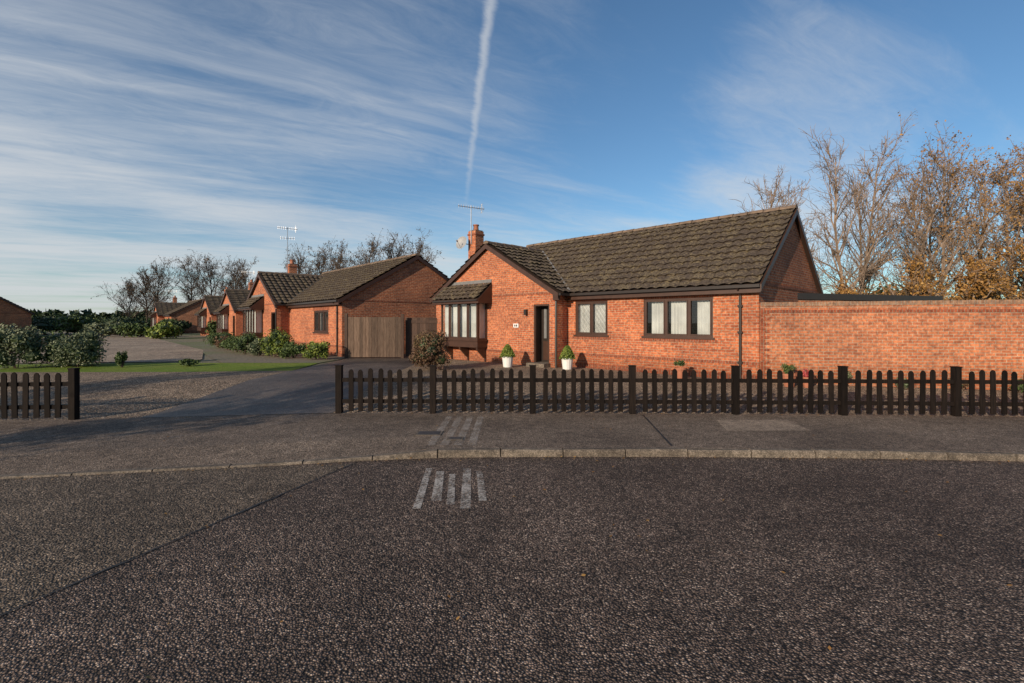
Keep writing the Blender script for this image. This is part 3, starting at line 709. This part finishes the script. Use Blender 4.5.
def tree(name,x,y,h,seed,spread=.33,leafn=0,leafk='leaf_orange',lsize=.07,bark='bark',nb=26,thick=1.0,z=GZ,sub=6,tw=5,lean=0):
    R=random.Random(seed); segs=[]; tips=[]
    def rv(s): return Vector((R.gauss(0,s),R.gauss(0,s),R.gauss(0,s)))
    def line(p,d,L,r0,r1,n,wob,up):
        pts=[(p.copy(),r0)]; d=d.copy()
        for i in range(n):
            d=(d+rv(wob)+Vector((0,0,up))).normalized(); p=p+d*(L/n); r=r0+(r1-r0)*(i+1)/n
            segs.append((pts[-1][0],pts[-1][1],p.copy(),r)); pts.append((p.copy(),r))
        return pts,d
    tr,_=line(Vector((x,y,z-.1)),Vector((lean,0,1)),h*.94,h*.0125*thick,.02*thick,12,.07,.12)
    for b in range(nb):
        t=.14+.82*(b+R.random())/nb; i=min(11,int(t*12)); ft=t*12-i; p=tr[i][0].lerp(tr[i+1][0],ft); rr=tr[i][1]
        az=R.random()*6.283+b*2.4; el=math.radians(R.uniform(28,58)+t*15)
        d=Vector((math.cos(az)*math.cos(el),math.sin(az)*math.cos(el),math.sin(el)))
        L=h*spread*(1.15-t*.72)*R.uniform(.6,1.3)
        bp,_=line(p,d,L,min(rr*.6,.06*thick),.014*thick,5,.14,.10)
        for s in range(sub):
            j=R.randint(1,5); q=bp[j][0]; dd=((bp[j][0]-bp[j-1][0]).normalized()+rv(.55)+Vector((0,0,.15))).normalized()
            sp,_=line(q,dd,L*R.uniform(.28,.5),.016*thick,.010*thick,3,.16,.06)
            for w in range(tw):
                j2=R.randint(0,3); dd2=((dd+rv(.6))).normalized()
                tp,_=line(sp[j2][0],dd2,L*R.uniform(.12,.28),.010*thick,.006*thick,2,.2,.02); tips.append(tp[-1][0]); tips.append(tp[1][0])
    P0=np.array([s[0] for s in segs]);P1=np.array([s[2] for s in segs]);r0=np.array([s[1] for s in segs]);r1=np.array([s[3] for s in segs])
    d=P1-P0; d/=np.linalg.norm(d,axis=1)[:,None]; a=np.cross(d,[.3,.9,.2]); a/=np.linalg.norm(a,axis=1)[:,None]; c=np.cross(d,a)
    k=3; n=len(segs); V=np.zeros((n,2*k,3))
    for i in range(k):
        t=2*math.pi*i/k; o=a*math.cos(t)+c*math.sin(t); V[:,i]=P0+o*r0[:,None]; V[:,k+i]=P1+o*r1[:,None]
    base=(np.arange(n)*2*k)[:,None,None]; fq=np.array([(i,(i+1)%k,k+(i+1)%k,k+i) for i in range(k)])[None]
    mb=MB(); mb.raw(V.reshape(-1,3),(base+fq).reshape(-1,4),bark)
    if leafn:
        T=np.array([tuple(t) for t in tips]); wgt=rng.random(len(T))<.45; cand=np.where(wgt)[0]; idx=rng.choice(cand,leafn)
        leaves(mb,T[idx]+rng.normal(0,.10,(leafn,3)),lsize,leafk,aspect=.7)
    return mb.build(name,None,fix=False)
for i,(x,y,h,lf) in enumerate(((14.6,30,10.2,0),(16.3,28,9.6,0),(18.8,28,11.8,0),(20.4,29.5,12.0,300),(21.4,27,10.0,500),(22.6,31,11.5,0),(23.8,27.5,11.4,1700),(25.6,30,11.0,800),(26.8,28,11.4,2400),(29.0,28,10.6,2600),(31.5,29,11.5,2200),(33.5,31,12,800),(18.5,34,9.5,0),(28,33,12,600))):
    tree('birch_tree' if lf<1000 else 'beech_tree',x,y,h,20+i,leafn=lf,nb=30,lean=random.uniform(-.05,.07),spread=.33,tw=6,lsize=.062)
for i,(x,y,h) in enumerate(((21.5,26,4.4),(24.5,26,4.6),(27.5,26,5.6),(18,26,3.4),(30.5,27,5.2),(26,27,4.6))):
    tree('beech_sapling',x,y,h,60+i,leafn=3200,nb=20,spread=.4,thick=1.3,lsize=.07)
for i,(x,y,h) in enumerate(((-66,92,12.0),(-62,96,12.5),(-58,94,13.2),(-54,96,12.6),(-50,92,11.0),(-71,95,10.5),(-78,100,9.5))):
    tree('bare_tree',x,y,h,80+i,nb=26,spread=.48,thick=1.7,bark='bark_dark',sub=7,tw=7,leafn=1500,leafk='twig',lsize=.10)
for i,(x,y,h) in enumerate(((-26,66,10.0),(-23,64,10.4),(-19.5,64,11.0),(-16.5,66,12.0),(-13.5,66,11.6),(-30,70,10.2))):
    tree('bare_tree',x,y,h,100+i,nb=26,spread=.48,thick=1.4,bark='bark_dark',sub=7,tw=7,leafn=1500,leafk='twig',lsize=.09)
# trees added out of view at left to throw shadows on road and pavement
tree('added_shadow_tree',-12.6,1.3,5.6,140,nb=24,spread=.38,thick=1.5,z=-.12,leafn=3500,leafk='leaf_orange',lsize=.06)
tree('added_shadow_tree',-17.5,2.2,6.2,141,nb=24,spread=.38,thick=1.5,z=-.12,leafn=2500,leafk='leaf_orange',lsize=.06)

# ------------------------------------------------------------------ fallen leaves
mb=MB(); n=520; C=[];
for i in range(n):
    r=random.random()
    if r<.30: x=random.uniform(-7,10); y=ky(x)-abs(random.gauss(0,.10)); z=-.088
    elif r<.70: x=random.uniform(-8,11); y=random.uniform(ky(x)+.9,fy(x)); y=y if random.random()<.4 else fy(x)-abs(random.gauss(0,.12)); z=.006
    elif r<.85: x=random.uniform(-3.4,11); y=random.uniform(9.8,12.0); z=H(y)+.012
    else: x=random.uniform(-4,6); y=random.uniform(2.5,6.6); z=-.086
    t=random.uniform(0,6.28); s=random.uniform(.010,.022); a=Vector((math.cos(t),math.sin(t),random.uniform(-.1,.3)))*s; b=Vector((-math.sin(t),math.cos(t),random.uniform(-.3,.3)))*s*.6; c=Vector((x,y,z+s*.3))
    mb.face([c-a,c+b,c+a,c-b],'leaf_orange')
mb.build('fallen_leaves',None,fix=False)

# ------------------------------------------------------------------ sky, sun, camera
to_sun_xy=Vector((-.62,-.785)).normalized(); elev=math.radians(17)
W=bpy.data.worlds.new('World'); scene.world=W; W.use_nodes=True; nt=W.node_tree; bg=nt.nodes['Background']
sky=nt.nodes.new('ShaderNodeTexSky'); sky.sky_type='NISHITA'; sky.sun_disc=False; sky.sun_elevation=elev
sky.sun_rotation=math.atan2(to_sun_xy.x,to_sun_xy.y)%(2*math.pi); sky.air_density=1.0; sky.dust_density=.3; sky.ozone_density=2.5
tc=nt.nodes.new('ShaderNodeTexCoord'); sp=nt.nodes.new('ShaderNodeSeparateXYZ'); nt.links.new(tc.outputs['Generated'],sp.inputs[0])
x,y,z=sp.outputs
zc=mth(nt,'MAXIMUM',z,.0); zz=mth(nt,'ADD',zc,.06)
px=mth(nt,'DIVIDE',x,zz); py=mth(nt,'DIVIDE',y,zz)
cx,sx=.85,.53
s_=mth(nt,'ADD',mth(nt,'MULTIPLY',px,cx),mth(nt,'MULTIPLY',py,sx)); t_=mth(nt,'SUBTRACT',mth(nt,'MULTIPLY',py,cx),mth(nt,'MULTIPLY',px,sx))
def comb(a,b,c=0.0):
    n=nt.nodes.new('ShaderNodeCombineXYZ')
    for i,v in enumerate((a,b,c)):
        if hasattr(v,'is_linked'): nt.links.new(v,n.inputs[i])
        else: n.inputs[i].default_value=v
    return n.outputs[0]
v1=comb(mth(nt,'MULTIPLY',s_,.28),mth(nt,'MULTIPLY',t_,.9))
n1=N(nt,'ShaderNodeTexNoise',Scale=1.3,Detail=9,Roughness=.58,Distortion=.8); nt.links.new(v1,n1.inputs['Vector'])
v2=comb(mth(nt,'MULTIPLY',s_,.8),mth(nt,'MULTIPLY',t_,2.2),3.0)
n2=N(nt,'ShaderNodeTexNoise',Scale=3.0,Detail=8,Roughness=.7,Distortion=1.0); nt.links.new(v2,n2.inputs['Vector'])
v3=comb(px,py,11.0)
n3=N(nt,'ShaderNodeTexNoise',Scale=.55,Detail=2,Roughness=.5); nt.links.new(v3,n3.inputs['Vector'])
bias=mth(nt,'MULTIPLY_ADD',x,-.20,.065)
bias=mth(nt,'ADD',bias,mth(nt,'MULTIPLY',mth(nt,'SUBTRACT',.35,zc),.24))
dp=nt.nodes.new('ShaderNodeVectorMath'); dp.operation='DOT_PRODUCT'; nt.links.new(tc.outputs['Generated'],dp.inputs[0]); dp.inputs[1].default_value=(.49,.81,.316)
lobe=nt.nodes.new('ShaderNodeMapRange'); lobe.interpolation_type='SMOOTHSTEP'; nt.links.new(dp.outputs['Value'],lobe.inputs[0]); lobe.inputs[1].default_value=.96; lobe.inputs[2].default_value=1.0; lobe.inputs[4].default_value=.20
bias=mth(nt,'ADD',bias,lobe.outputs[0])
tot=mth(nt,'ADD',mth(nt,'ADD',mth(nt,'MULTIPLY',n1.outputs[0],.62),mth(nt,'MULTIPLY',n2.outputs[0],.22)),mth(nt,'ADD',mth(nt,'MULTIPLY',n3.outputs[0],.42),bias))
mr=nt.nodes.new('ShaderNodeMapRange'); mr.interpolation_type='SMOOTHSTEP'; nt.links.new(tot,mr.inputs[0]); mr.inputs[1].default_value=.58; mr.inputs[2].default_value=1.02; mr.inputs[4].default_value=.85
cloud=mr.outputs[0]
zt=mth(nt,'MAXIMUM',z,.02); qx=mth(nt,'DIVIDE',x,zt); qy=mth(nt,'DIVIDE',y,zt)
wob=mth(nt,'MULTIPLY',mth(nt,'SUBTRACT',n2.outputs[0],.5),.05)
dd=mth(nt,'ABSOLUTE',mth(nt,'ADD',mth(nt,'SUBTRACT',mth(nt,'MULTIPLY_ADD',qy,.124,qx),.121),wob))
m2=nt.nodes.new('ShaderNodeMapRange'); m2.interpolation_type='SMOOTHSTEP'; nt.links.new(dd,m2.inputs[0]); m2.inputs[1].default_value=.028; m2.inputs[2].default_value=.0; m2.inputs[3].default_value=0; m2.inputs[4].default_value=.55
m3=nt.nodes.new('ShaderNodeMapRange'); nt.links.new(qy,m3.inputs[0]); m3.inputs[1].default_value=4.4; m3.inputs[2].default_value=1.7; m3.inputs[3].default_value=.0; m3.inputs[4].default_value=1
m4=mth(nt,'GREATER_THAN',qy,0.3)
ct=mth(nt,'MULTIPLY',mth(nt,'MULTIPLY',m2.outputs[0],m3.outputs[0]),m4)
ct=mth(nt,'MULTIPLY',ct,mth(nt,'MULTIPLY_ADD',n2.outputs[0],1.2,.4,True))
mask=mth(nt,'SUBTRACT',mth(nt,'ADD',cloud,ct),mth(nt,'MULTIPLY',cloud,ct))
skyb=mixc(nt,1.0,sky.outputs[0],(.78,.97,1.07),'MULTIPLY')
skyc=mixc(nt,mask,skyb,(5.6,5.8,6.0))
nt.links.new(skyc,bg.inputs['Color']); bg.inputs['Strength'].default_value=.115

sd=bpy.data.lights.new('sun','SUN'); sd.energy=5.0; sd.angle=math.radians(.5); sd.color=(1,.84,.66)
so=bpy.data.objects.new('sun',sd); COL.objects.link(so)
v=Vector((to_sun_xy.x*math.cos(elev),to_sun_xy.y*math.cos(elev),math.sin(elev)))
so.rotation_euler=v.to_track_quat('Z','Y').to_euler(); so.location=(-20,-20,20)

cd=bpy.data.cameras.new('camera'); cam=bpy.data.objects.new('camera',cd); COL.objects.link(cam)
cd.sensor_width=36; cd.lens=490/1024*36; cd.shift_y=-19.5/1024; cd.clip_end=4000; cd.clip_start=.05
cam.location=(0,0,1.8); cam.rotation_euler=(math.pi/2,0,0); scene.camera=cam
